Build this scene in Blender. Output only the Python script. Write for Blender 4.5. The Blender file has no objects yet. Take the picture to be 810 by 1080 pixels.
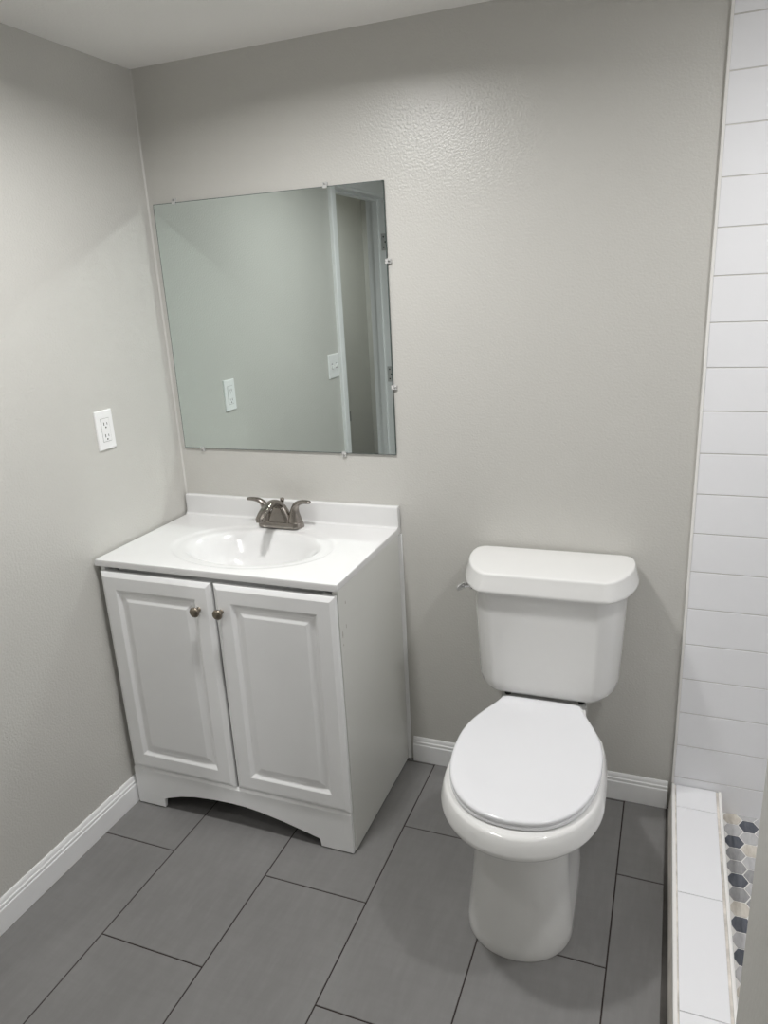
import bpy, bmesh, math, random
from mathutils import Vector, Matrix
random.seed(7)
C = bpy.context.scene.collection
SC = bpy.context.scene
PI = math.pi

# ------------------------------------------------------------------ camera
cam_data = bpy.data.cameras.new('camera')
cam = bpy.data.objects.new('camera', cam_data)
C.objects.link(cam)
R_ = Vector((0.93214346, 0.35857191, -0.05034642))
U_ = Vector((-0.06119021, 0.29303913, 0.95414036))
W_ = Vector((-0.3568814, 0.88631499, -0.2950956))
cam.matrix_world = Matrix(((R_.x, U_.x, -W_.x, 1.55783), (R_.y, U_.y, -W_.y, -2.04112),
                           (R_.z, U_.z, -W_.z, 1.56878), (0, 0, 0, 1)))
cam_data.sensor_fit = 'VERTICAL'
cam_data.sensor_height = 36.0
cam_data.sensor_width = 27.0
cam_data.lens = 774.7 / 1080 * 36.0
cam_data.clip_start = 0.02
SC.camera = cam

# ------------------------------------------------------------------ world, exposure
world = bpy.data.worlds.new('world')
SC.world = world
world.use_nodes = True
world.node_tree.nodes['Background'].inputs[0].default_value = (0.9, 0.95, 1, 1)
world.node_tree.nodes['Background'].inputs[1].default_value = 0.02
SC.view_settings.view_transform = 'Standard'
SC.view_settings.look = 'None'
SC.view_settings.gamma = 1.0
SC.view_settings.use_curve_mapping = False
SC.view_settings.exposure = 0.0
SC.cycles.max_bounces = 14
SC.cycles.diffuse_bounces = 8
SC.cycles.glossy_bounces = 6
SC.cycles.sample_clamp_indirect = 80.0
SC.cycles.caustics_reflective = True
SC.cycles.blur_glossy = 0.0
SC.cycles.use_guiding = True
SC.cycles.guiding_training_samples = 64
H_CEIL = 2.215
LIGHT_A = (0.70, -0.74, H_CEIL)       # ceiling light in the room
LIGHT_B = (2.02, -0.76, H_CEIL)       # ceiling light over the shower
LIGHT_C = (0.75, -1.60, H_CEIL)     # ceiling light nearer the door
POWER_A, POWER_B, POWER_C = 12.3, 8.4, 2.7
LAMP_R = 0.068
SPREAD_A, SPREAD_B = 162, 175
LAMP_COL = (1.0, 0.992, 0.98, 1)

# ------------------------------------------------------------------ node helpers
def mat(name):
    m = bpy.data.materials.new(name)
    m.use_nodes = True
    nt = m.node_tree
    return m, nt, nt.nodes['Principled BSDF']

def N(nt, t, **kw):
    n = nt.nodes.new(t)
    for k, v in kw.items():
        setattr(n, k, v)
    return n

def coords(nt, scale=(1, 1, 1), kind='Object'):
    tc = N(nt, 'ShaderNodeTexCoord')
    mp = N(nt, 'ShaderNodeMapping')
    mp.inputs['Scale'].default_value = scale
    nt.links.new(tc.outputs[kind], mp.inputs['Vector'])
    return mp.outputs['Vector']

def noise(nt, vec, scale, detail=3, rough=0.5):
    n = N(nt, 'ShaderNodeTexNoise')
    n.inputs['Scale'].default_value = scale
    n.inputs['Detail'].default_value = detail
    n.inputs['Roughness'].default_value = rough
    nt.links.new(vec, n.inputs['Vector'])
    return n.outputs['Fac']

def ramp(nt, fac, stops):
    r = N(nt, 'ShaderNodeValToRGB')
    els = r.color_ramp.elements
    while len(els) < len(stops):
        els.new(0.5)
    for e, (p, c) in zip(els, stops):
        e.position = p
        e.color = (c[0], c[1], c[2], 1)
    nt.links.new(fac, r.inputs['Fac'])
    return r.outputs['Color']

def bump(nt, b, fac, strength, dist):
    n = N(nt, 'ShaderNodeBump')
    n.inputs['Strength'].default_value = strength
    n.inputs['Distance'].default_value = dist
    nt.links.new(fac, n.inputs['Height'])
    nt.links.new(n.outputs['Normal'], b.inputs['Normal'])

def mixf(nt, fac, a, b):
    m = N(nt, 'ShaderNodeMix', data_type='RGBA')
    nt.links.new(fac, m.inputs['Factor'])
    for s, v in (('A', a), ('B', b)):
        i = [k for k in m.inputs if k.name == s and k.type == 'RGBA'][0]
        if isinstance(v, tuple):
            i.default_value = (v[0], v[1], v[2], 1)
        else:
            nt.links.new(v, i)
    return [k for k in m.outputs if k.type == 'RGBA'][0]

def simple(name, col, rough=0.4, metal=0.0, spec=0.5, var=0.03, nscale=6.0, bmp=None, coat=0.0):
    m, nt, b = mat(name)
    v = coords(nt)
    f = noise(nt, v, nscale, 4)
    lo = tuple(c * (1 - var) for c in col)
    hi = tuple(min(1, c * (1 + var)) for c in col)
    nt.links.new(ramp(nt, f, [(0.3, lo), (0.7, hi)]), b.inputs['Base Color'])
    b.inputs['Roughness'].default_value = rough
    b.inputs['Metallic'].default_value = metal
    b.inputs['Specular IOR Level'].default_value = spec
    b.inputs['Coat Weight'].default_value = coat
    b.inputs['Coat Roughness'].default_value = 0.05
    if bmp:
        bump(nt, b, noise(nt, v, bmp[0], 2), bmp[1], bmp[2])
    return m

def wall_paint(name, col, rough=0.32, depth=0.0024):
    m, nt, b = mat(name)
    v = coords(nt)
    big = noise(nt, v, 1.6, 3)
    nt.links.new(ramp(nt, big, [(0.3, tuple(c * .985 for c in col)), (0.7, tuple(c * 1.015 for c in col))]), b.inputs['Base Color'])
    b.inputs['Roughness'].default_value = rough
    b.inputs['Specular IOR Level'].default_value = 0.6
    fine = noise(nt, v, 165, 2, 0.5)
    bump(nt, b, fine, 0.45, depth)
    return m

M = {}
M['wall'] = wall_paint('wall_paint', (0.568, 0.560, 0.530))
M['ceiling'] = wall_paint('ceiling_paint', (0.84, 0.825, 0.80), 0.6)
M['trim'] = simple('trim_paint', (0.85, 0.855, 0.86), 0.32, var=0.015)
M['cabinet'] = simple('cabinet_white', (0.88, 0.886, 0.89), 0.34, var=0.012)
M['marble'] = simple('cultured_marble', (0.735, 0.735, 0.735), 0.13, var=0.01)
M['porcelain'] = simple('porcelain', (0.76, 0.76, 0.75), 0.09, var=0.008)
M['seat'] = simple('seat_plastic', (0.745, 0.75, 0.772), 0.14, var=0.006)
M['plate'] = simple('outlet_plastic', (0.86, 0.86, 0.86), 0.28, var=0.01)
M['slot'] = simple('dark_slot', (0.02, 0.02, 0.02), 0.6)
M['rubber'] = simple('black_rubber', (0.015, 0.015, 0.015), 0.5)
M['tile_white'] = simple('white_wall_tile', (0.845, 0.85, 0.875), 0.14, var=0.01, nscale=3, bmp=(6, 0.10, 0.002))
M['grout_light'] = simple('light_grout', (0.60, 0.585, 0.56), 0.8, var=0.1, nscale=30)
M['grout_tan'] = simple('stained_caulk', (0.69, 0.655, 0.61), 0.7, var=0.25, nscale=25)
M['tile_edge'] = simple('tile_edge_trim', (0.86, 0.85, 0.83), 0.2, var=0.02)
M['chrome'] = simple('chrome', (0.85, 0.85, 0.86), 0.06, metal=1.0)
M['nickel'] = simple('brushed_nickel', (0.30, 0.275, 0.25), 0.26, metal=1.0, var=0.08, nscale=40)
M['knob'] = simple('knob_bronze_nickel', (0.27, 0.235, 0.19), 0.30, metal=1.0, var=0.15, nscale=80)
M['hinge_leaf'] = simple('painted_hinge', (0.50, 0.50, 0.49), 0.4, var=0.05)
M['curb_side'] = simple('curb_side_mortar', (0.66, 0.63, 0.58), 0.6, var=0.15, nscale=18)
M['grout_grey'] = simple('grey_floor_grout', (0.085, 0.080, 0.075), 0.9, var=0.2, nscale=18)
M['bead'] = simple('painted_corner_bead', (0.585, 0.577, 0.55), 0.35, var=0.02)
M['shade_board'] = simple('under_vanity_shade', (0.055, 0.045, 0.036), 0.85, var=0.2, nscale=30)  # near-black brown that puts the shade under the vanity into the colour
M['wall_smooth'] = wall_paint('wall_paint_rolled', (0.568, 0.560, 0.530), 0.45, 0.0008)
M['hinge'] = simple('hinge_steel', (0.35, 0.35, 0.34), 0.35, metal=1.0)
M['mirror_edge'] = simple('mirror_edge', (0.05, 0.075, 0.07), 0.3)
M['grout_dark'] = simple('dark_floor_grout', (0.028, 0.020, 0.018), 0.9, var=0.25, nscale=20)
M['hex_grout'] = simple('white_mosaic_grout', (0.82, 0.81, 0.79), 0.8, var=0.06, nscale=30)

def mirror_mat():
    m, nt, b = mat('mirror_silver')
    v = coords(nt)
    f = noise(nt, v, 2.0, 2)
    nt.links.new(ramp(nt, f, [(0.3, (0.69, 0.755, 0.735)), (0.7, (0.70, 0.765, 0.745))]), b.inputs['Base Color'])
    b.inputs['Metallic'].default_value = 1.0
    b.inputs['Roughness'].default_value = 0.0
    return m
M['mirror'] = mirror_mat()

def clip_mat():
    m, nt, b = mat('clear_clip_plastic')
    v = coords(nt)
    nt.links.new(ramp(nt, noise(nt, v, 9, 2), [(0.3, (0.80, 0.80, 0.79)), (0.7, (0.85, 0.85, 0.84))]), b.inputs['Base Color'])
    b.inputs['Roughness'].default_value = 0.12
    b.inputs['Transmission Weight'].default_value = 0.35
    return m
M['clip'] = clip_mat()

def floor_tile_mat():
    m, nt, b = mat('grey_floor_tile')
    v = coords(nt, (1, 1, 1))
    vs = coords(nt, (26, 5, 5))
    vs2 = coords(nt, (5, 30, 5))
    a = noise(nt, v, 2.2, 5, 0.6)
    s = noise(nt, vs, 1.6, 5, 0.65)
    s2 = noise(nt, vs2, 1.6, 4, 0.65)
    cl = ramp(nt, a, [(0.32, (0.180, 0.177, 0.174)), (0.70, (0.214, 0.211, 0.208))])
    c2 = mixf(nt, ramp(nt, s, [(0.42, (0, 0, 0)), (0.75, (0.35, 0.35, 0.35))]), cl, (0.255, 0.252, 0.249))
    c3 = mixf(nt, ramp(nt, s2, [(0.45, (0, 0, 0)), (0.8, (0.30, 0.30, 0.30))]), c2, (0.168, 0.163, 0.160))
    nt.links.new(c3, b.inputs['Base Color'])
    b.inputs['Roughness'].default_value = 0.46
    b.inputs['Specular IOR Level'].default_value = 0.4
    bump(nt, b, noise(nt, v, 90, 4), 0.08, 0.001)
    return m
M['floor_tile'] = floor_tile_mat()

def side_panel_mat():
    # white side panel with three small chips near its front edge (object coordinates)
    m, nt, b = mat('cabinet_side_chipped')
    tc = N(nt, 'ShaderNodeTexCoord')
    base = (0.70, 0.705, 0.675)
    cur = base
    v = coords(nt)
    jag = noise(nt, v, 160, 3)
    for (y, z, ry, rz) in CHIPS:
        mp = N(nt, 'ShaderNodeMapping')
        mp.inputs['Scale'].default_value = (0, 1 / ry, 1 / rz)
        mp.inputs['Location'].default_value = (0, -y / ry, -z / rz)
        nt.links.new(tc.outputs['Object'], mp.inputs['Vector'])
        ln = N(nt, 'ShaderNodeVectorMath', operation='LENGTH')
        nt.links.new(mp.outputs['Vector'], ln.inputs[0])
        ad = N(nt, 'ShaderNodeMath', operation='ADD')
        nt.links.new(ln.outputs['Value'], ad.inputs[0])
        nt.links.new(jag, ad.inputs[1])
        lt = N(nt, 'ShaderNodeMath', operation='LESS_THAN')
        nt.links.new(ad.outputs[0], lt.inputs[0])
        lt.inputs[1].default_value = 1.4
        cur = mixf(nt, lt.outputs[0], cur, (0.40, 0.37, 0.33))
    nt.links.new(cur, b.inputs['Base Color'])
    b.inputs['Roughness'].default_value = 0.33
    return m
CHIPS = [(-0.424, 0.772, 0.0022, 0.0055), (-0.428, 0.705, 0.0020, 0.0070), (-0.453, 0.690, 0.0022, 0.0100), (-0.452, 0.660, 0.0020, 0.0035)]
M['side_panel'] = side_panel_mat()

def hex_mat(name, dark, light):
    m, nt, b = mat(name)
    v = coords(nt, (60, 14, 10))
    f = noise(nt, v, 1.5, 5, 0.65)
    nt.links.new(ramp(nt, f, [(0.3, dark), (0.7, light)]), b.inputs['Base Color'])
    b.inputs['Roughness'].default_value = 0.35
    return m
HEX = [hex_mat('hex_slate', (0.055, 0.063, 0.08), (0.13, 0.14, 0.165)),
       hex_mat('hex_mid_grey', (0.25, 0.25, 0.255), (0.38, 0.38, 0.385)),
       hex_mat('hex_pale_grey', (0.42, 0.42, 0.43), (0.56, 0.56, 0.565)),
       hex_mat('hex_cream', (0.50, 0.46, 0.40), (0.72, 0.69, 0.63))]

# ------------------------------------------------------------------ mesh helpers
def link(name, bm, mats, parent=None, smooth=None):
    bmesh.ops.recalc_face_normals(bm, faces=bm.faces[:])
    me = bpy.data.meshes.new(name)
    bm.to_mesh(me)
    bm.free()
    for m in (mats if isinstance(mats, (list, tuple)) else [mats]):
        me.materials.append(m)
    if smooth is not None:
        me.polygons.foreach_set('use_smooth', [True] * len(me.polygons))
        me.set_sharp_from_angle(angle=math.radians(smooth))
    o = bpy.data.objects.new(name, me)
    if smooth is not None and smooth <= 40:
        w = o.modifiers.new('weighted_normals', 'WEIGHTED_NORMAL')
        w.keep_sharp = True
        w.weight = 80
    C.objects.link(o)
    if parent:
        o.parent = parent
    return o

def box(bm, a, b, bev=0.0, seg=2, mi=0):
    x0, y0, z0 = a
    x1, y1, z1 = b
    vs = [bm.verts.new(p) for p in ((x0, y0, z0), (x1, y0, z0), (x1, y1, z0), (x0, y1, z0),
                                    (x0, y0, z1), (x1, y0, z1), (x1, y1, z1), (x0, y1, z1))]
    fs = [bm.faces.new([vs[i] for i in q]) for q in
          ((3, 2, 1, 0), (4, 5, 6, 7), (0, 1, 5, 4), (1, 2, 6, 5), (2, 3, 7, 6), (3, 0, 4, 7))]
    for f in fs:
        f.material_index = mi
    if bev:
        es = list({e for f in fs for e in f.edges})
        r = bmesh.ops.bevel(bm, geom=es, offset=bev, segments=seg, profile=0.5, affect='EDGES')
        for f in r['faces']:
            f.material_index = mi
    return fs

def new_box(name, a, b, m, parent=None, bev=0.0, seg=2):
    bm = bmesh.new()
    box(bm, a, b, bev, seg)
    return link(name, bm, m, parent, 35 if bev else None)

def loft(bm, rings, cap0=True, cap1=True, closed=True, mi=0):
    vr = [[bm.verts.new(p) for p in r] for r in rings]
    n = len(vr[0])
    for a, b in zip(vr, vr[1:]):
        for i in range(n if closed else n - 1):
            j = (i + 1) % n
            f = bm.faces.new((a[i], a[j], b[j], b[i]))
            f.material_index = mi
    if cap0:
        bm.faces.new(list(reversed(vr[0]))).material_index = mi
    if cap1:
        bm.faces.new(vr[-1]).material_index = mi
    return vr

def lathe(bm, prof, origin, axis=Vector((0, 0, 1)), seg=32, cap0=True, cap1=True):
    axis = Vector(axis).normalized()
    u = axis.orthogonal().normalized()
    w = axis.cross(u)
    rings = []
    for r, h in prof:
        rings.append([Vector(origin) + axis * h + (u * math.cos(t) + w * math.sin(t)) * r
                      for t in (2 * PI * i / seg for i in range(seg))])
    loft(bm, rings, cap0, cap1)

def sweep(bm, pts, radii, up=Vector((0, 0, 1)), seg=20):
    """tube along pts, elliptical radii (side, updown)."""
    pts = [Vector(p) for p in pts]
    rings = []
    for i, p in enumerate(pts):
        t = (pts[min(i + 1, len(pts) - 1)] - pts[max(i - 1, 0)]).normalized()
        s = t.cross(up)
        s = s.normalized() if s.length > 1e-5 else Vector((1, 0, 0))
        n = s.cross(t).normalized()
        a, b = radii[i]
        rings.append([p + s * (a * math.cos(k)) + n * (b * math.sin(k)) for k in (2 * PI * q / seg for q in range(seg))])
    loft(bm, rings)

def spline(ctrl, n):
    """Catmull-Rom through ctrl tuples (any dimension)."""
    out = []
    P = [tuple(2 * a - b for a, b in zip(ctrl[0], ctrl[1]))] + list(ctrl) + [tuple(2 * a - b for a, b in zip(ctrl[-1], ctrl[-2]))]
    for i in range(1, len(P) - 2):
        for k in range(n):
            t = k / n
            out.append(tuple(0.5 * (2 * b + (c - a) * t + (2 * a - 5 * b + 4 * c - d) * t * t + (3 * b - a - 3 * c + d) * t ** 3)
                             for a, b, c, d in zip(P[i - 1], P[i], P[i + 1], P[i + 2])))
    out.append(tuple(ctrl[-1]))
    return out

def prism(bm, prof, axis, a, b, mi=0):
    """extrude a closed 2D profile along an axis from a to b."""
    def pt(p, t):
        return {'x': (t, p[0], p[1]), 'y': (p[0], t, p[1]), 'z': (p[0], p[1], t)}[axis]
    loft(bm, [[pt(p, a) for p in prof], [pt(p, b) for p in prof]], mi=mi)

def thing(name, label, cat, loc=(0, 0, 0), rz=0.0, group=None):
    o = bpy.data.objects.new(name, None)
    o.empty_display_size = 0.05
    C.objects.link(o)
    o.location = loc
    o.rotation_euler = (0, 0, rz)
    tag(o, label, cat, group)
    return o

def tag(o, label, cat, group=None):
    o['label'] = label
    o['category'] = cat
    if group:
        o['group'] = group

def struct(o):
    o['kind'] = 'structure'
    return o

def copy_tree(o, parent=None):
    c = o.copy()
    C.objects.link(c)
    if parent:
        c.parent = parent
    for ch in list(o.children):
        copy_tree(ch, c)
    return c

# ------------------------------------------------------------------ room shell
H = 2.215
XR = 2.62            # shower / room right wall
YF = -2.42           # wall behind the camera
TX = 1.628           # where the painted wall ends and the tile begins
WY0, WY1 = -1.69, -1.57
DY0, DY1, DZ = -1.408, -2.125, 2.045     # doorway in the left wall
T = 0.12

bm = bmesh.new()
box(bm, (-T, 0, 0), (XR + T, T, H + 0.1))
struct(link('wall_back', bm, M['wall']))
bm = bmesh.new()
box(bm, (-T, DY0, 0), (0, 0, H + 0.1))
box(bm, (-T, YF, 0), (0, DY1, H + 0.1))
box(bm, (-T, DY1, DZ), (0, DY0, H + 0.1))
struct(link('wall_left', bm, M['wall']))
struct(new_box('wall_front', (-T, YF - T, 0), (XR + T, YF, H + 0.1), M['wall']))
struct(new_box('wall_right', (XR, YF, 0), (XR + T, 0, H + 0.1), M['wall']))
struct(new_box('wall_shower_end', (TX + 0.002, WY0, 0), (XR, WY1, H), M['wall_smooth'], bev=0.004))
struct(new_box('ceiling', (-T, YF - T, H), (XR + T, T, H + 0.1), M['ceiling']))
# hallway past the doorway, seen only in the mirror
bm = bmesh.new()
box(bm, (-1.25, -4.6, 0), (-1.13, 0.0, 2.4))
box(bm, (-1.13, -0.12, 0), (-T, 0.0, 2.4))
box(bm, (-1.13, -4.6, 0), (-T, -4.48, 2.4))
box(bm, (-T, -4.6, 0), (0.0, YF - T, 2.4))
struct(link('wall_hall', bm, M['wall']))
struct(new_box('ceiling_hall', (-1.25, -4.6, 2.4), (0.0, 0.0, 2.5), M['ceiling']))
struct(new_box('floor_hall', (-1.25, -4.6, -0.06), (-T, 0.0, 0.0), M['floor_tile']))

# floor: individual tiles of 30.5 x 61 cm in half bond over dark grout
bm = bmesh.new()
box(bm, (-T, YF, -0.06), (TX - 0.014, 0, -0.0015), mi=1)
box(bm, (TX - 0.014, YF, -0.06), (TX + 0.02, 0, -0.0015), mi=2)
box(bm, (TX + 0.02, YF, -0.06), (XR, WY0, -0.0015), mi=1)
WT, LT, L1, g = 0.3078, 0.6126, 0.2625, 0.0017
for k in range(-1, 8):
    x0, x1 = L1 + k * WT, L1 + (k + 1) * WT
    off = -0.6285 if k % 2 else -0.3225
    for j in range(-2, 5):
        y1 = off - j * LT + LT
        y0 = y1 - LT
        xa, xb = max(x0 + g, -T), min(x1 - g, TX - 0.013 if y1 > WY0 else XR)
        ya, yb = max(y0 + g, YF), min(y1 - g, 0.0)
        if xb - xa < 0.01 or yb - ya < 0.01:
            continue
        box(bm, (xa, ya, -0.012), (xb, yb, 0.0), bev=0.0008, seg=1)
struct(link('floor', bm, [M['floor_tile'], M['grout_dark'], M['grout_grey']]))

bm = bmesh.new()
prism(bm, [(0.0, 0.0), (0.0, -0.0045), (0.0012, -0.0029), (0.0029, -0.0012), (0.0045, 0.0)], 'z', 0.0, H)
struct(link('trim_2', bm, M['bead'], smooth=60))

# baseboards: flat board with a two-step moulded top
BH = 0.090
bprof = [(0, 0), (0.0125, 0), (0.0125, 0.060), (0.0110, 0.0635), (0.0092, 0.065), (0.0100, 0.0695), (0.0092, 0.074),
         (0.0065, 0.0765), (0.0060, 0.0815), (0.0045, 0.0865), (0.0020, BH), (0, BH)]
bm = bmesh.new()
prism(bm, [(x, z + 0.001) for x, z in bprof], 'y', -0.462, DY0 + 0.085)
struct(link('baseboard_left', bm, M['trim'], smooth=25))
bm = bmesh.new()
prism(bm, [(-x, z + 0.001) for x, z in bprof], 'x', 0.803, TX - 0.012)
struct(link('baseboard_back', bm, M['trim'], smooth=25))

# tiled shower wall: courses of glossy white tile over recessed grout
def tile_wall(name, along, fixed, a0, a1, z0, zt, first, tl):
    bm = bmesh.new()
    P = 0.1099
    gr = 0.0013
    def bx(lo, hi, zlo, zhi, d0, d1, bev, mi):
        if along == 'x':
            box(bm, (lo, fixed - d1, zlo), (hi, fixed - d0, zhi), bev, 2, mi)
        elif along == 'y-':
            box(bm, (fixed - d1, lo, zlo), (fixed - d0, hi, zhi), bev, 2, mi)
        else:
            box(bm, (lo, fixed + d0, zlo), (hi, fixed + d1, zhi), bev, 2, mi)
    bx(a0, a1, z0, zt, 0.0, 0.0085, 0, 1)
    z = first
    while z < zt:
        zl, zh = max(z + gr, z0), min(z + P - gr, zt)
        if zh - zl > 0.004:
            a = a0
            while a < a1 - 0.005:
                b = min(a + tl, a1)
                bx(a + gr * (a > a0), b - gr * (b < a1), zl, zh, 0.003, 0.0105, 0.0013, 0)
                a = b
        z += P
    return struct(link(name, bm, [M['tile_white'], M['grout_light']], smooth=40))
tile_wall('wall_tile_back', 'x', 0.0, TX + 0.004, XR, 0.022, H, 0.120 - 0.1099, 0.61)
tile_wall('wall_tile_right', 'y-', XR, WY1 + 0.0005, -0.0106, 0.022, H, 0.120 - 0.1099, 0.61)
# white edge trim where the tile meets the painted wall
bm = bmesh.new()
prism(bm, [(TX - 0.0035, 0.0), (TX - 0.0035, -0.0085), (TX - 0.0025, -0.0112), (TX, -0.0122), (TX + 0.0038, -0.0122), (TX + 0.0038, 0.0)], 'z', 0.0965, H)
o = struct(link('trim_1', bm, M['tile_edge'], smooth=30))

# shower floor: hexagon mosaic on white grout
bm = bmesh.new()
SZ = 0.026
box(bm, (1.755, WY1, 0.0), (XR, 0.0, SZ - 0.0015), mi=4)
hh, hw = 0.0493, 0.0569
dark = [(1.832, -0.058), (1.794, -0.129), (1.795, -0.282), (1.822, -0.180), (1.80, -0.41)]
cream = [(1.795, -0.030), (1.838, -0.135), (1.800, -0.36)]
nx = int((XR - 1.755) / (hw * .75)) + 2
ny = int(-WY1 / hh) + 2
for i in range(nx):
    for j in range(ny):
        cx = 1.7945 + (i - 1) * hw * 0.75
        cy = -0.1295 - (j - 3) * hh - (hh / 2 if i % 2 == 0 else 0)
        pts = [(cx + q[0], cy + q[1]) for q in ((hw / 2 - .0021, 0), (hw / 4 - .0010, hh / 2 - .0018), (-hw / 4 + .0010, hh / 2 - .0018),
               (-hw / 2 + .0021, 0), (-hw / 4 + .0010, -hh / 2 + .0018), (hw / 4 - .0010, -hh / 2 + .0018))]
        if min(p[0] for p in pts) < 1.762 - 0.02 or max(p[0] for p in pts) > XR or max(p[1] for p in pts) > -0.011 + 0.03 or min(p[1] for p in pts) < WY1:
            continue
        pts = [(max(x, 1.756), min(y, -0.011)) for x, y in pts]
        mi = random.choices((0, 1, 2, 3), (2, 4, 5, 2))[0]
        def near(L):
            return any((cx - a) ** 2 + (cy - b) ** 2 < 0.02 ** 2 for a, b in L)
        if cx < 1.9 and cy > -0.5:
            mi = 0 if near(dark) else 3 if near(cream) else random.choice((1, 2, 2))
        loft(bm, [[(x, y, SZ - 0.004) for x, y in pts], [(x, y, SZ) for x, y in pts]], mi=mi)
struct(link('floor_shower', bm, HEX + [M['hex_grout']]))

# ------------------------------------------------------------------ shower curb
CZ = 0.095
curb = thing('shower_curb', 'low white tiled shower curb running along the right edge of the grey floor', 'curb', (1.69, 0, 0))
def rel(o, root):
    """keep the world placement of a mesh written in world coordinates under its thing."""
    o.matrix_parent_inverse = Matrix.Translation(-Vector(root.location))
    return o
CX0, CX1 = 1.629, 1.762
def skew(bm, foot=0.0):
    """the curb's room side runs very slightly out of square with the wall."""
    for v in bm.verts:
        if v.co.x < 1.66:
            v.co.x += -0.003 - 0.0138 * v.co.y - (foot if v.co.z < 0.05 else 0.0)
bm = bmesh.new()
box(bm, (CX0 + 0.003, WY1, 0.0), (CX1 - 0.003, -0.0125, CZ - 0.004))
skew(bm)
rel(link('core', bm, M['grout_tan'], curb), curb)
bm = bmesh.new()
ys = [-0.0125, -0.113, -0.438, -0.767, -1.096, -1.425, WY1]
for a, b in zip(ys, ys[1:]):
    box(bm, (CX0 + 0.012, b + 0.0010, CZ - 0.010), (CX1 - 0.015, a - 0.0010, CZ), 0.0012)
skew(bm)
rel(link('top_tile', bm, M['tile_white'], curb, 40), curb)
bm = bmesh.new()
for a, b in zip(ys, ys[1:]):
    box(bm, (CX0, b + 0.0008, 0.0), (CX0 + 0.006, a - 0.0008, CZ - 0.010), 0.001)
skew(bm, 0.005)
rel(link('side_tile', bm, M['curb_side'], curb, 40), curb)
for sx, x in ((1, CX0 - 0.001), (-1, CX1 + 0.001)):
    bm = bmesh.new()
    pr = [(x, CZ - 0.012), (x, CZ - 0.004), (x + sx * 0.0012, CZ - 0.0006), (x + sx * 0.004, CZ + 0.0012),
          (x + sx * 0.0095, CZ + 0.0012), (x + sx * 0.0095, CZ - 0.012)]
    prism(bm, pr, 'y', WY1, -0.0125)
    skew(bm)
    rel(link('edge_strip', bm, M['tile_edge'], curb, 30), curb)

# ------------------------------------------------------------------ doorway (seen in the mirror)
door = struct(new_box('door_1', (-T - 0.001, DY1 - 0.0005, DZ - 0.019), (0.001, DY0 + 0.0005, DZ), M['trim']))   # head jamb
for y0, y1, sx in ((DY0 - 0.019, DY0 + 0.0005, 1), (DY1 - 0.0005, DY1 + 0.019, -1)):
    new_box('side_jamb', (-T - 0.001, y0, 0.0), (0.001, y1, DZ - 0.019), M['trim'], door)
bm = bmesh.new()
box(bm, (-0.082, DY0 - 0.030, 0), (-0.050, DY0 - 0.019, DZ - 0.019))
box(bm, (-0.082, DY1 + 0.019, 0), (-0.050, DY1 + 0.030, DZ - 0.019))
box(bm, (-0.082, DY1 + 0.030, DZ - 0.030), (-0.050, DY0 - 0.030, DZ - 0.019))
link('door_stop', bm, M['trim'], door)
CW = 0.066
cprof = [(0, 0), (0.009, 0), (0.011, 0.006), (0.013, 0.014), (0.0135, 0.030), (0.017, 0.040), (0.017, 0.062), (0.014, CW), (0, CW)]
for s, y in ((1, DY0 - 0.006), (-1, DY1 + 0.006)):
    bm = bmesh.new()
    prism(bm, [(d, y + s * w) for d, w in cprof], 'z', 0.0, DZ - 0.006 + CW)
    link('casing', bm, M['trim'], door, 30)
bm = bmesh.new()
prism(bm, [(d, DZ - 0.006 + w) for d, w in cprof], 'y', DY1 + 0.006, DY0 - 0.006)
link('casing', bm, M['trim'], door, 30)
for z in (1.80, 1.06, 0.26):
    bm = bmesh.new()
    box(bm, (-0.036, DY1 + 0.019, z - 0.045), (0.002, DY1 + 0.021, z + 0.045), 0.0008)
    h = link('hinge_leaf', bm, M['hinge_leaf'], door, 35)
    bm = bmesh.new()
    for dx, dz in ((-0.022, 0.028), (-0.012, 0.0), (-0.022, -0.028)):
        lathe(bm, [(0.0045, 0.0), (0.004, 0.0012), (0.001, 0.0012)], (dx, DY1 + 0.0208, z + dz), (0, 1, 0), 14)
    link('screw', bm, M['slot'], h, 35)
    bm = bmesh.new()
    lathe(bm, [(0.0055, -0.045), (0.006, -0.043), (0.006, 0.043), (0.0055, 0.045)], (0.007, DY1 + 0.022, z), (0, 0, 1), 16)
    link('knuckle', bm, M['hinge'], h, 35)
bm = bmesh.new()
box(bm, (-0.034, DY0 - 0.021, 0.895), (0.002, DY0 - 0.019, 0.955), 0.0008)
box(bm, (-0.002, DY0 - 0.042, 0.900), (0.002, DY0 - 0.019, 0.950), 0.0008)
link('strike_plate', bm, M['hinge'], door, 35)

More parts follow.
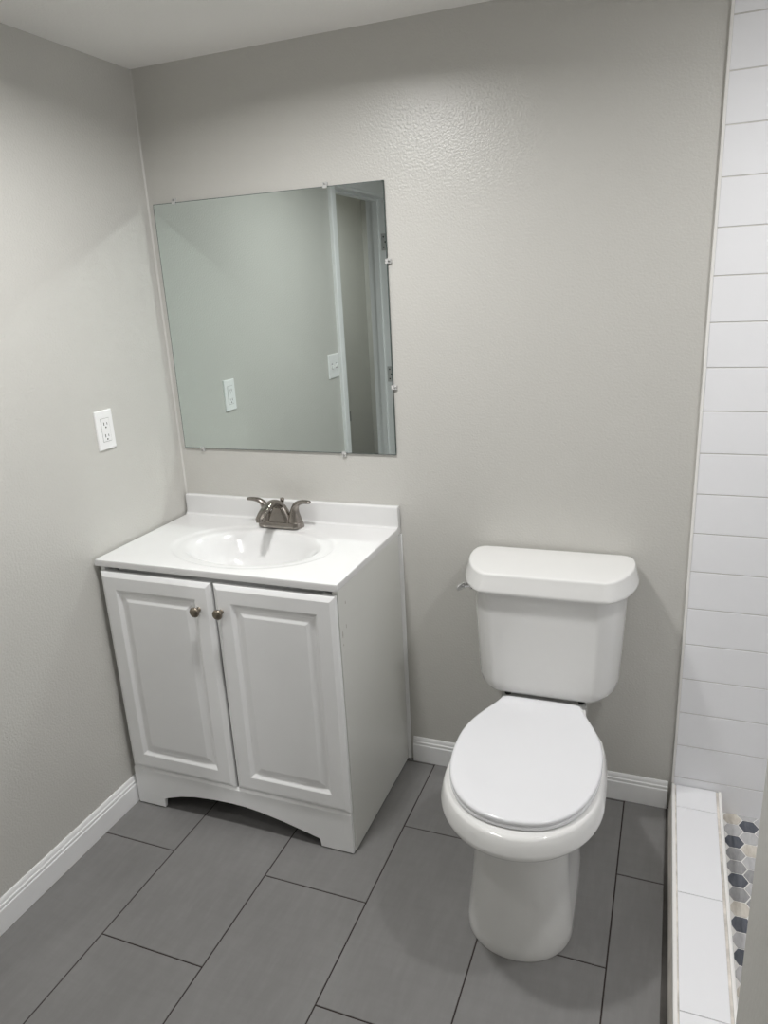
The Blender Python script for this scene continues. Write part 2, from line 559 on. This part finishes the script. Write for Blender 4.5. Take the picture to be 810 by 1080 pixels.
# ------------------------------------------------------------------ ceiling lights
def ceiling_light(pos, power, label, zc=H, spread=SPREAD_A):
    t = thing('ceiling_light', label, 'ceiling light', (pos[0], pos[1], zc), 0, 'ceiling lights')
    r = LAMP_R
    bm = bmesh.new()
    lathe(bm, [(r, -0.0012), (r + 0.003, -0.0050), (r + 0.010, -0.0062), (r + 0.020, -0.0048), (r + 0.024, -0.0020), (r + 0.024, -0.0004)],
          (0, 0, 0), (0, 0, 1), 64, False, False)
    link('trim_ring', bm, M['trim'], t, 45)
    bm = bmesh.new()
    lathe(bm, [(r + 0.001, -0.0012), (r * .5, -0.0014), (0.001, -0.0014)], (0, 0, 0), (0, 0, 1), 64, False, True)
    link('diffuser', bm, M['plate'], t)
    ld = bpy.data.lights.new('lamp', 'AREA')
    ld.shape = 'DISK'
    ld.size = 2 * r - 0.006
    ld.energy = power
    ld.spread = math.radians(spread)
    ld.color = LAMP_COL[:3]
    lo = bpy.data.objects.new('lamp', ld)
    C.objects.link(lo)
    lo.parent = t
    lo.location = (0, 0, -0.0066)      # an area light shines along its -Z: straight down
    return t
ceiling_light(LIGHT_A, POWER_A, 'round white flush ceiling light above the floor in front of the vanity')
ceiling_light(LIGHT_C, POWER_C, 'round white flush ceiling light nearest the doorway')
ceiling_light((-0.62, -3.3, 2.4), 15.0, 'added unseen ceiling light brightening the hallway past the doorway', 2.4)  # added lamp, out of view, so the hallway does not go black
ceiling_light(LIGHT_B, POWER_B, 'round white flush ceiling light above the shower stall', H, SPREAD_B)

# ------------------------------------------------------------------ vanity cabinet
VX0, VX1 = 0.014, 0.783
FY = -0.468
van = thing('vanity_cabinet', 'white two-door vanity cabinet with raised panel doors and an arched toe board', 'cabinet', (0.3985, -0.234, 0))
def vpart(name, bm, m, smooth=None, parent=None):
    o = link(name, bm, m, parent or van, smooth)
    if parent is None:
        rel(o, van)
    else:
        o.matrix_parent_inverse = Matrix()
    return o
bm = bmesh.new()
box(bm, (VX0, FY + 0.001, 0.0), (VX0 + 0.016, -0.008, 0.822))
box(bm, (VX0 + 0.016, -0.014, 0.12), (VX1 - 0.016, -0.008, 0.822))
for a, b in (((VX0 + 0.016, FY, 0.134), (VX0 + 0.046, FY + 0.018, 0.808)), ((VX1 - 0.046, FY, 0.134), (VX1 - 0.016, FY + 0.018, 0.808)),
             ((VX0 + 0.046, FY + 0.024, 0.760), (VX1 - 0.046, FY + 0.040, 0.822))):
    box(bm, a, b)
vpart('carcass', bm, M['cabinet'])
bm = bmesh.new()
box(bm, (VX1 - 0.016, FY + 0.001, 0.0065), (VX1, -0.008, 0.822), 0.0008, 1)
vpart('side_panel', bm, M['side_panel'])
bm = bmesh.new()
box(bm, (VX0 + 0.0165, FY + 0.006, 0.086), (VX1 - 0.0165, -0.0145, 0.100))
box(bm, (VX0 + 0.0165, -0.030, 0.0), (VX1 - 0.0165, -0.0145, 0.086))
vpart('base_panel', bm, M['shade_board'])  # bottom and rear boards, coloured dark to deepen the shade behind the arch
# arched toe board
arch = [(0.121, 0.012), (0.124, 0.036), (0.128, 0.040), (0.150, 0.047), (0.190, 0.060), (0.242, 0.071), (0.316, 0.0785), (0.380, 0.0805), (0.430, 0.079),
        (0.479, 0.073), (0.557, 0.058), (0.620, 0.043), (0.655, 0.0335), (0.670, 0.030), (0.674, 0.026), (0.677, 0.003)]
arch[0] = (0.121, 0.0045)
arch[-1] = (0.677, 0.0045)
AX0, AX1 = VX0 + 0.006, VX1 - 0.004
top = 0.141
fpts = []
cols = [(AX0, 0.0045)] + [(0.121 - 0.0001, 0.0055)] + arch + [(AX1, 0.0045)]
bm = bmesh.new()
ya, yb = FY - 0.012, FY
lo_f = [bm.verts.new((x, ya, z)) for x, z in cols]
hi_f = [bm.verts.new((x, ya, top - 0.008)) for x, z in cols]
ch_f = [bm.verts.new((x, ya + 0.007, top)) for x, z in cols]
hi_b = [bm.verts.new((x, yb, top)) for x, z in cols]
lo_b = [bm.verts.new((x, yb, z)) for x, z in cols]
for A_, B_ in ((lo_f, hi_f), (hi_f, ch_f), (ch_f, hi_b), (hi_b, lo_b), (lo_b, lo_f)):
    for i in range(len(cols) - 1):
        bm.faces.new((A_[i], A_[i + 1], B_[i + 1], B_[i]))
for i in (0, -1):
    bm.faces.new((lo_f[i], hi_f[i], ch_f[i], hi_b[i], lo_b[i]))
vpart('toe_board', bm, M['cabinet'], 25)

def make_door(x0, x1, z0, z1, knob_x, knob_z):
    yb = FY - 0.0008
    bm = bmesh.new()
    steps = [(0.0, 0.0), (0.0, 0.009), (0.002, 0.011), (0.012, 0.0165), (0.015, 0.0175), (0.052, 0.0175), (0.0545, 0.0165), (0.064, 0.0095),
             (0.067, 0.0090), (0.072, 0.0095), (0.088, 0.0150), (0.091, 0.0156)]
    rings = [[(x0 + i, yb - d, z0 + i), (x1 - i, yb - d, z0 + i), (x1 - i, yb - d, z1 - i), (x0 + i, yb - d, z1 - i)] for i, d in steps]
    loft(bm, rings)
    d = vpart('door', bm, M['cabinet'], 12)
    bm = bmesh.new()
    yk = yb - 0.0172
    lathe(bm, [(0.0075, 0.0), (0.0065, 0.002), (0.0052, 0.006), (0.0056, 0.010), (0.0095, 0.014), (0.0135, 0.017), (0.0152, 0.0205),
               (0.0145, 0.0240), (0.0110, 0.0268), (0.0060, 0.0283), (0.0008, 0.0288)], (knob_x, yk, knob_z), (0, -1, 0), 32)
    k = link('knob', bm, M['knob'], d, 40)
    return d
make_door(0.0215, 0.4025, 0.144, 0.810, 0.3585, 0.729)
make_door(0.4105, 0.7805, 0.144, 0.810, 0.4330, 0.7305)
bm = bmesh.new()
prism(bm, [(VX1 - 0.002, -0.0008), (VX1 + 0.010, -0.0008), (VX1 + 0.0115, -0.004), (VX1 + 0.010, -0.0075), (VX1 + 0.0045, -0.0085), (VX1 - 0.002, -0.0085)], 'z', 0.004, 0.822)
vpart('scribe_strip', bm, M['trim'], 40)

# ------------------------------------------------------------------ sink counter
VZ, VT = 0.846, 0.0225
sink = thing('sink_countertop', 'glossy white one-piece counter with an oval basin on top of the white vanity', 'sink', (0.40, -0.235, 0.8235))
KX0, KX1, KY0, KY1 = 0.008, 0.789, -0.481, -0.001
SCX, SCY = 0.413, -0.266
angs = [2 * PI * i / 96 for i in range(96)]
for cx, cy in ((KX0, KY0), (KX1, KY0), (KX1, KY1), (KX0, KY1)):
    angs.append(math.atan2(cy - SCY, cx - SCX) % (2 * PI))
angs = sorted(set(angs))
angs = [a for i, a in enumerate(angs) if i == 0 or a - angs[i - 1] > 1e-4]
def rect_pt(a, ins, z):
    dx, dy = math.cos(a), math.sin(a)
    t = min((((KX1 - ins) if dx > 0 else (KX0 + ins)) - SCX) / dx if abs(dx) > 1e-9 else 9,
            (((KY1 - ins) if dy > 0 else (KY0 + ins)) - SCY) / dy if abs(dy) > 1e-9 else 9)
    return (SCX + dx * t, SCY + dy * t, z)
def ell(a, rx, ry, z, oy=0.0):
    # angle-true ellipse so the spokes stay radial
    dx, dy = math.cos(a), math.sin(a)
    t = 1 / math.sqrt((dx / rx) ** 2 + (dy / ry) ** 2)
    return (SCX + dx * t, SCY + oy + dy * t, z)
rings = [[rect_pt(a, 0.004, VZ - VT) for a in angs], [rect_pt(a, 0.0, VZ - VT + 0.002) for a in angs], [rect_pt(a, 0.0, VZ - 0.006) for a in angs],
         [rect_pt(a, 0.0015, VZ - 0.002) for a in angs], [rect_pt(a, 0.006, VZ) for a in angs]]
for rx, ry, dz, oy in ((0.270, 0.192, 0.0, 0), (0.262, 0.184, 0.0, 0), (0.257, 0.179, -0.0022, 0), (0.250, 0.172, -0.0040, 0), (0.238, 0.163, -0.0042, 0),
                   (0.222, 0.150, -0.0046, 0), (0.214, 0.1435, -0.0075, 0), (0.205, 0.137, -0.014, 0), (0.188, 0.128, -0.030, 0), (0.174, 0.117, -0.052, 0), (0.152, 0.101, -0.078, 0),
                   (0.122, 0.080, -0.101, 0.004), (0.085, 0.056, -0.116, 0.008), (0.045, 0.034, -0.124, 0.010), (0.024, 0.023, -0.127, 0.011)):
    rings.append([ell(a, rx, ry, VZ + dz, oy) for a in angs])
bm = bmesh.new()
loft(bm, rings, cap0=False, cap1=True)
# underside of the slab and the outside of the bowl
und = [[rect_pt(a, 0.004, VZ - VT) for a in angs], [ell(a, 0.215, 0.158, VZ - VT) for a in angs], [ell(a, 0.198, 0.138, VZ - 0.045) for a in angs],
       [ell(a, 0.130, 0.088, VZ - 0.112) for a in angs], [ell(a, 0.03, 0.03, VZ - 0.137) for a in angs]]
loft(bm, und, cap0=False, cap1=True)
bmesh.ops.remove_doubles(bm, verts=bm.verts[:], dist=1e-5)
rel(link('basin_top', bm, M['marble'], sink, 40), sink)
bm = bmesh.new()
bs = [(-0.001, VZ - 0.001), (-0.001, VZ + 0.0655), (-0.004, VZ + 0.068), (-0.016, VZ + 0.068), (-0.0195, VZ + 0.0655), (-0.0205, VZ + 0.062), (-0.0212, VZ + 0.012), (-0.0235, VZ + 0.004),
      (-0.031, VZ + 0.0003), (-0.031, VZ - 0.001)]
prism(bm, bs, 'x', KX0 + 0.001, KX1)
rel(link('backsplash', bm, M['marble'], sink, 40), sink)
bm = bmesh.new()
lathe(bm, [(0.0225, 0.0), (0.0225, 0.002), (0.018, 0.003), (0.016, 0.001), (0.002, 0.0015)], (SCX, SCY + 0.011, VZ - 0.1268), (0, 0, 1), 32)
rel(link('drain', bm, M['nickel'], sink, 40), sink)

# ------------------------------------------------------------------ faucet
FX, FYc = 0.410, -0.078
fau = thing('faucet', 'brushed nickel two-handle faucet on the white sink counter', 'faucet', (FX, FYc, VZ + 0.0006))
def stadium(hx, hy, z, n=14):
    out = []
    for k in range(n + 1):
        t = -PI / 2 + PI * k / n
        out.append((hx - hy + hy * math.cos(t), hy * math.sin(t), z))
    for k in range(n + 1):
        t = PI / 2 + PI * k / n
        out.append((-hx + hy + hy * math.cos(t), hy * math.sin(t), z))
    return out
bm = bmesh.new()
loft(bm, [stadium(0.080, 0.0275, 0.0), stadium(0.080, 0.0275, 0.004), stadium(0.0785, 0.0262, 0.009), stadium(0.0765, 0.0245, 0.017), stadium(0.0745, 0.0225, 0.0185)])
link('base_plate', bm, M['nickel'], fau, 40)
for s in (-1, 1):
    hx = s * 0.0515
    ctrl = [(hx, 0, 0.0175, 0.0232, 0.0232), (hx, 0, 0.032, 0.0200, 0.0200), (hx + s * 0.0005, 0, 0.048, 0.0155, 0.0155),
            (hx + s * 0.003, 0, 0.062, 0.0128, 0.0122), (hx + s * 0.0095, -0.001, 0.0735, 0.0115, 0.0100), (hx + s * 0.021, -0.002, 0.0815, 0.0108, 0.0078),
            (hx + s * 0.035, -0.003, 0.0850, 0.0105, 0.0066), (hx + s * 0.050, -0.004, 0.0858, 0.0100, 0.0058), (hx + s * 0.059, -0.005, 0.0856, 0.0082, 0.0050),
            (hx + s * 0.0625, -0.005, 0.0853, 0.003, 0.002)]
    st = spline(ctrl, 5)
    bm = bmesh.new()
    pts = [Vector(p[:3]) for p in st]
    rg = []
    for i, p in enumerate(pts):
        t = (pts[min(i + 1, len(pts) - 1)] - pts[max(i - 1, 0)]).normalized()
        side = Vector((0, 1, 0))
        n = t.cross(side).normalized()
        a, b = st[i][3], st[i][4]
        rg.append([p + side * (a * math.cos(k)) + n * (b * math.sin(k)) for k in (2 * PI * q / 24 for q in range(24))])
    loft(bm, rg)
    link('lever_handle', bm, M['nickel'], fau, 50)
# spout: a broad body rising from the base, and a slimmer neck arching forward and down
ctrl = [(0, 0.013, 0.030, 0.020, 0.012), (0, 0.008, 0.048, 0.0195, 0.0125), (0, -0.004, 0.068, 0.0180, 0.0125), (0, -0.026, 0.0835, 0.0165, 0.0112), (0, -0.052, 0.0865, 0.0155, 0.0100),
        (0, -0.082, 0.0820, 0.0150, 0.0098), (0, -0.108, 0.0715, 0.0143, 0.0094), (0, -0.128, 0.0580, 0.0136, 0.0090)]
st = spline(ctrl, 6)
bm = bmesh.new()
pts = [Vector(p[:3]) for p in st]
rg = []
for i, p in enumerate(pts):
    t = (pts[min(i + 1, len(pts) - 1)] - pts[max(i - 1, 0)]).normalized()
    side = Vector((1, 0, 0))
    n = side.cross(t).normalized()
    a, b = st[i][3], st[i][4]
    rg.append([p + side * (a * (abs(math.cos(k)) ** 0.8) * math.copysign(1, math.cos(k))) + n * (b * (abs(math.sin(k)) ** 0.8) * math.copysign(1, math.sin(k))) for k in (2 * PI * q / 28 for q in range(28))])
loft(bm, rg)
loft(bm, [stadium(0.046, 0.0225, 0.0180), stadium(0.041, 0.0205, 0.028), stadium(0.034, 0.0190, 0.042), stadium(0.0265, 0.0170, 0.056), stadium(0.0205, 0.0140, 0.067), stadium(0.014, 0.0090, 0.073)])
spout = link('spout', bm, M['nickel'], fau, 50)
bm = bmesh.new()
lathe(bm, [(0.0095, -0.004), (0.0098, 0.009), (0.0088, 0.010), (0.002, 0.0095)], (0, -0.1275, 0.0600), (0, -0.35, -0.94), 24)
link('aerator', bm, M['nickel'], spout, 40)
bm = bmesh.new()
lathe(bm, [(0.0028, 0.0), (0.0028, 0.052), (0.0045, 0.056), (0.0072, 0.063), (0.0076, 0.068), (0.006, 0.0715), (0.001, 0.0725)], (0, 0.0195, 0.016), (0, 0, 1), 20)
link('lift_rod', bm, M['nickel'], fau, 40)

# ------------------------------------------------------------------ mirror
MX0, MX1, MZ0, MZ1 = 0.0235, 0.7879, 1.0751, 1.8411
mir = thing('wall_mirror', 'square frameless wall mirror held by clear clips above the vanity', 'mirror', ((MX0 + MX1) / 2, 0, MZ0))
bm = bmesh.new()
box(bm, (MX0, -0.0062, MZ0), (MX1, -0.0015, MZ1), mi=1)
e = 0.0016
loft(bm, [[(MX0 + e, -0.0062, MZ0 + e), (MX1 - e, -0.0062, MZ0 + e), (MX1 - e, -0.0062, MZ1 - e), (MX0 + e, -0.0062, MZ1 - e)],
          [(MX0 + e, -0.0065, MZ0 + e), (MX1 - e, -0.0065, MZ0 + e), (MX1 - e, -0.0065, MZ1 - e), (MX0 + e, -0.0065, MZ1 - e)]], cap0=False)
rel(link('glass', bm, [M['mirror'], M['mirror_edge']], mir), mir)
def clip(x, z, dx, dz):
    """clip with its screw tab on the wall at (x,z), lip pointing along (dx,dz) over the glass."""
    bm = bmesh.new()
    w, L = 0.0065, 0.011
    px, pz = (abs(dz), abs(dx))
    def b3(u0, u1, d0, d1, bev=0.0008):
        xs = sorted((x + dx * u0 - px * w, x + dx * u1 + px * w)) if dx else (x - w, x + w)
        zs = sorted((z + dz * u0, z + dz * u1)) if dz else (z - w, z + w)
        if dx:
            xs = sorted((x + dx * u0, x + dx * u1))
        box(bm, (xs[0], -d1, zs[0]), (xs[1], -d0, zs[1]), bev, 2)
    b3(-L, -0.0005, 0.0002, 0.0075)
    b3(-0.003, 0.0055, 0.0068, 0.0090)
    c = rel(link('clip', bm, M['clip'], mir, 40), mir)
    bm = bmesh.new()
    lathe(bm, [(0.0036, 0.0), (0.0034, 0.0008), (0.0026, 0.0016), (0.0006, 0.0018)], (x - dx * 0.006, -0.0075, z - dz * 0.006), (0, -1, 0), 16)
    s = link('screw', bm, M['hinge'], c, 40)
for x in (0.101, 0.612):
    clip(x, MZ1 + 0.0005, 0, -1)
for x in (0.093, 0.615):
    clip(x, MZ0 - 0.0005, 0, 1)
for z in (1.632, 1.279):
    clip(MX1 + 0.0005, z, -1, 0)

# ------------------------------------------------------------------ outlet and switch on the left wall
def plate_mesh(hw_, hh_, d):
    bm = bmesh.new()
    rings = [[(0.0003, -a, -b), (0.0003, a, -b), (0.0003, a, b), (0.0003, -a, b)] for a, b in ((hw_, hh_),)]
    for dd, i in ((d * 0.45, 0.0), (d * 0.85, 0.0018), (d, 0.005)):
        a, b = hw_ - i, hh_ - i
        rings.append([(dd, -a, -b), (dd, a, -b), (dd, a, b), (dd, -a, b)])
    loft(bm, rings)
    return bm
out = thing('wall_outlet', 'white rectangular double socket outlet on the left wall beside the mirror', 'outlet', (0, -0.3445, 1.202))
bm = plate_mesh(0.0355, 0.0575, 0.0062)
link('cover_plate', bm, M['plate'], out, 25)
bm = bmesh.new()
box(bm, (0.0040, -0.0178, -0.0345), (0.00645, 0.0178, 0.0345), 0)
link('seam', bm, M['hinge'], out)
bm = bmesh.new()
box(bm, (0.0040, -0.0168, -0.0335), (0.0076, 0.0168, 0.0335), 0.0012)
rc = link('receptacle', bm, M['plate'], out, 35)
bm = bmesh.new()
for dz in (0.0185, -0.0165):
    box(bm, (0.0070, -0.0078, dz - 0.0045), (0.0078, -0.0052, dz + 0.0045))
    box(bm, (0.0070, 0.0052, dz - 0.0035), (0.0078, 0.0074, dz + 0.0035))
    lathe(bm, [(0.0026, -0.0006), (0.0026, 0.0002)], (0.0076, -0.001 + 0.001, dz - 0.0105), (1, 0, 0), 16)
link('slot', bm, M['slot'], rc)
for dz in (0.0475, -0.0475):
    bm = bmesh.new()
    lathe(bm, [(0.003, 0.0), (0.0028, 0.0007), (0.0006, 0.0009)], (0.0061, 0, dz), (1, 0, 0), 16)
    link('screw', bm, M['plate'], out, 40)

sw = thing('light_switch', 'white double light switch next to the door casing, seen in the mirror', 'light switch', (0, -1.278, 1.203))
bm = plate_mesh(0.058, 0.0575, 0.0062)
link('cover_plate', bm, M['plate'], sw, 25)
for dy in (-0.023, 0.023):
    bm = bmesh.new()
    box(bm, (0.0040, dy - 0.0062, -0.013), (0.0064, dy + 0.0062, 0.013))
    sl = link('toggle_slot', bm, M['hinge'], sw)
    bm = bmesh.new()
    s = 1 if dy < 0 else -1
    loft(bm, [[(0.0050, dy - 0.0045, -0.010), (0.0050, dy + 0.0045, -0.010), (0.0050, dy + 0.0045, 0.010), (0.0050, dy - 0.0045, 0.010)],
              [(0.016, dy - 0.0035, s * 0.007 - 0.004), (0.016, dy + 0.0035, s * 0.007 - 0.004), (0.016, dy + 0.0035, s * 0.007 + 0.004), (0.016, dy - 0.0035, s * 0.007 + 0.004)]])
    link('toggle', bm, M['plate'], sw)
    for dz in (-0.030, 0.030):
        bm = bmesh.new()
        lathe(bm, [(0.003, 0.0), (0.0028, 0.0007), (0.0006, 0.0009)], (0.0061, dy, dz), (1, 0, 0), 14)
        link('screw', bm, M['plate'], sw, 40)

# ------------------------------------------------------------------ toilet
toi = thing('toilet', 'white two-piece toilet with its lid closed against the back wall', 'toilet', (1.2630, 0.0, 0.0), math.radians(1.2))
NS = 72
def egg(hw, yf, yb, z, yc=None, pf=2.0, pb=2.6):
    """outline: half width hw, front at yf, back at yb, widest at yc; superellipse power per half."""
    yc = (yf + yb) / 2 if yc is None else yc
    out_ = []
    for i in range(NS):
        t = 2 * PI * i / NS
        c, s = math.cos(t), math.sin(t)
        p = pf if s < 0 else pb
        x = hw * math.copysign(abs(c) ** (2 / p), c)
        y = yc + (yc - yf) * math.copysign(abs(s) ** (2 / p), s) if s < 0 else yc + (yb - yc) * abs(s) ** (2 / p)
        out_.append((x, y, z))
    return out_
bm = bmesh.new()
#        hw     yf      yb      z      yc     pf    pb
sec = [(0.130, -0.677, -0.165, 0.000, -0.548, 2.1, 4.0),
       (0.132, -0.679, -0.165, 0.006, -0.548, 2.1, 4.0),
       (0.130, -0.677, -0.166, 0.030, -0.548, 2.1, 4.0),
       (0.125, -0.671, -0.168, 0.080, -0.545, 2.1, 4.0),
       (0.119, -0.664, -0.170, 0.140, -0.543, 2.1, 4.0),
       (0.116, -0.659, -0.168, 0.200, -0.540, 2.1, 3.8),
       (0.116, -0.657, -0.160, 0.250, -0.538, 2.1, 3.5),
       (0.121, -0.662, -0.150, 0.290, -0.536, 2.0, 3.2),
       (0.136, -0.680, -0.130, 0.320, -0.534, 2.0, 3.0),
       (0.160, -0.712, -0.100, 0.343, -0.534, 2.0, 2.7),
       (0.182, -0.743, -0.075, 0.357, -0.534, 2.0, 2.5),
       (0.1925, -0.757, -0.055, 0.365, -0.535, 2.0, 2.4),
       (0.1945, -0.7595, -0.048, 0.371, -0.535, 2.0, 2.4),
       (0.1940, -0.7585, -0.045, 0.379, -0.535, 2.0, 2.4),
       (0.1900, -0.7525, -0.044, 0.397, -0.533, 2.0, 2.4),
       (0.1865, -0.7475, -0.045, 0.409, -0.532, 2.0, 2.4),
       (0.1830, -0.7440, -0.048, 0.4135, -0.532, 2.0, 2.4),
       (0.1770, -0.7380, -0.054, 0.4150, -0.532, 2.0, 2.4)]
def squeeze(ring, z):
    """draw the rear deck in to the width of the tank platform."""
    o_ = []
    for x, y, zz in ring:
        if y > -0.36 and z > 0.25:
            k = min(1, (y + 0.36) / 0.17)
            k = k * k * (3 - 2 * k)
            lim = 0.118
            x = x * (1 - k) + math.copysign(min(abs(x), lim), x) * k
        o_.append((x, y, zz))
    return o_
loft(bm, [squeeze(egg(h, a, b, z, c, p, q), z) for h, a, b, z, c, p, q in sec])
bowl = link('bowl', bm, M['porcelain'], toi, 50)
# trapway bulge on each side of the pedestal
for s in (-1, 1):
    bm = bmesh.new()
    tr = spline([(s * 0.088, -0.20, 0.035, 0.047, 0.03), (s * 0.104, -0.225, 0.09, 0.048, 0.055), (s * 0.113, -0.285, 0.175, 0.042, 0.055), (s * 0.110, -0.36, 0.225, 0.035, 0.05), (s * 0.088, -0.44, 0.235, 0.022, 0.03)], 8)
    pts = [Vector(p[:3]) for p in tr]
    rg = []
    for i, p in enumerate(pts):
        t = (pts[min(i + 1, len(pts) - 1)] - pts[max(i - 1, 0)]).normalized()
        n = t.cross(Vector((1, 0, 0))).normalized()
        rg.append([p + Vector((1, 0, 0)) * (tr[i][3] * math.cos(k)) + n * (tr[i][4] * math.sin(k)) for k in (2 * PI * q / 28 for q in range(28))])
    loft(bm, rg)
    link('trapway', bm, M['porcelain'], toi, 60)

# seat and lid share one outline
def seat_outline(grow, z, back=-0.213):
    half = spline([(0.0, back), (0.060, back - 0.0005), (0.096, back - 0.002), (0.108, back - 0.010), (0.123, back - 0.046), (0.148, back - 0.098), (0.168, back - 0.150), (0.1785, back - 0.200), (0.1815, back - 0.250),
                   (0.1795, back - 0.305), (0.170, back - 0.360), (0.152, back - 0.411), (0.123, back - 0.456), (0.084, back - 0.488), (0.043, back - 0.503), (0.0, back - 0.508)], 5)
    full = [(-x, y) for x, y in half] + [(x, y) for x, y in reversed(half)][1:-1]
    n = len(full)
    out_ = []
    for i in range(n):
        a, b = Vector(full[i - 1]), Vector(full[(i + 1) % n])
        t = (b - a)
        if t.length < 1e-9:
            t = Vector((1, 0))
        t.normalize()
        nn = Vector((t.y, -t.x))
        c = Vector((0, back - 0.27))
        p = Vector(full[i])
        if nn.dot(p - c) < 0:
            nn = -nn
        q = p + nn * grow
        out_.append((q.x, q.y, z))
    return out_
bm = bmesh.new()
loft(bm, [seat_outline(-0.006, 0.4160), seat_outline(-0.002, 0.4168), seat_outline(0.0, 0.419), seat_outline(0.0, 0.4245), seat_outline(-0.003, 0.4272)])
link('seat', bm, M['seat'], toi, 40)
bm = bmesh.new()
loft(bm, [seat_outline(-0.006, 0.4280), seat_outline(-0.0015, 0.4288), seat_outline(0.0, 0.4315), seat_outline(-0.0005, 0.4355), seat_outline(-0.003, 0.4385), seat_outline(-0.009, 0.4402)])
lid_ = link('seat_lid', bm, M['seat'], toi, 40)

# tank: D plan, front flat panel between two soft creases, tapering downwards
def tank_outline(sx, yb, yf, z, flat=1.0):
    """half plan, x normalised to 1 at the widest, y normalised 0 back .. 1 front."""
    half = [(0.0, 0.0), (0.50, 0.0), (0.80, 0.0), (0.90, 0.015), (0.965, 0.08), (0.995, 0.20), (1.0, 0.34), (0.985, 0.48), (0.945, 0.64), (0.880, 0.80), (0.795, 0.92), (0.725, 0.980), (0.685, 0.998), (0.62, 1.002), (0.35, 1.008), (0.0, 1.012)]
    h = spline(half, 4)
    full = [(-x, y) for x, y in h] + [(x, y) for x, y in reversed(h)][1:-1]
    return [(x * sx, yb + (yf - yb) * y, z) for x, y in full]
bm = bmesh.new()
tk = [(0.150, -0.045, -0.172, 0.4355), (0.172, -0.036, -0.190, 0.4365), (0.1865, -0.030, -0.203, 0.442), (0.1965, -0.028, -0.210, 0.454), (0.1995, -0.028, -0.213, 0.476),
      (0.2030, -0.027, -0.217, 0.550), (0.2080, -0.026, -0.221, 0.650), (0.2115, -0.025, -0.225, 0.745), (0.2125, -0.025, -0.226, 0.763)]
loft(bm, [tank_outline(*r) for r in tk])
tank = link('tank', bm, M['porcelain'], toi, 50)
bm = bmesh.new()
tl = [(0.227, -0.018, -0.234, 0.7575), (0.2358, -0.012, -0.2425, 0.7583), (0.2383, -0.010, -0.2450, 0.7625), (0.2378, -0.010, -0.2445, 0.769), (0.2320, -0.011, -0.2360, 0.790), (0.2283, -0.0115, -0.2320, 0.8055),
      (0.2270, -0.0122, -0.2306, 0.8092), (0.2245, -0.0140, -0.2282, 0.8112), (0.2165, -0.020, -0.2205, 0.8124), (0.17, -0.05, -0.18, 0.8136), (0.09, -0.09, -0.13, 0.8142)]
loft(bm, [tank_outline(*r) for r in tl])
link('tank_lid', bm, M['porcelain'], toi, 40)
# side-mounted chrome trip lever at the left of the tank
bm = bmesh.new()
ax = (-0.95, -0.31, 0)
P0 = Vector((-0.2075, -0.158, 0.7435))
lathe(bm, [(0.0125, -0.004), (0.013, 0.003), (0.011, 0.006), (0.007, 0.008), (0.0065, 0.016), (0.0095, 0.018), (0.0100, 0.024), (0.007, 0.027), (0.001, 0.028)], P0, ax, 24)
q = P0 + Vector(ax) * 0.021
sweep(bm, [q, q + Vector((-0.003, -0.014, 0.002)), q + Vector((-0.006, -0.030, 0.005)), q + Vector((-0.008, -0.044, 0.008)), q + Vector((-0.0085, -0.050, 0.009))],
      [(0.0055, 0.007), (0.0055, 0.0085), (0.0050, 0.0098), (0.0045, 0.0090), (0.0015, 0.003)])
link('flush_lever', bm, M['chrome'], toi, 45)
# tank gasket and bolts between tank and bowl
for s in (-1, 1):
    bm = bmesh.new()
    lathe(bm, [(0.009, 0.0), (0.009, 0.010), (0.0125, 0.0105), (0.0125, 0.0225)], (s * 0.104, -0.165, 0.4145), (0, 0, 1), 20)
    link('tank_bolt', bm, M['rubber'], toi, 40)
bm = bmesh.new()
lathe(bm, [(0.040, 0.0), (0.042, 0.003), (0.042, 0.019), (0.040, 0.0222)], (0, -0.115, 0.4142), (0, 0, 1), 32)
link('gasket', bm, M['rubber'], toi, 40)
for s in (-1, 1):
    bm = bmesh.new()
    lathe(bm, [(0.017, 0.0), (0.017, 0.004), (0.014, 0.010), (0.007, 0.013), (0.001, 0.0135)], (s * 0.078, -0.206, 0.4145), (0, 0, 1), 24)
    link('hinge_cap', bm, M['seat'], toi, 40)
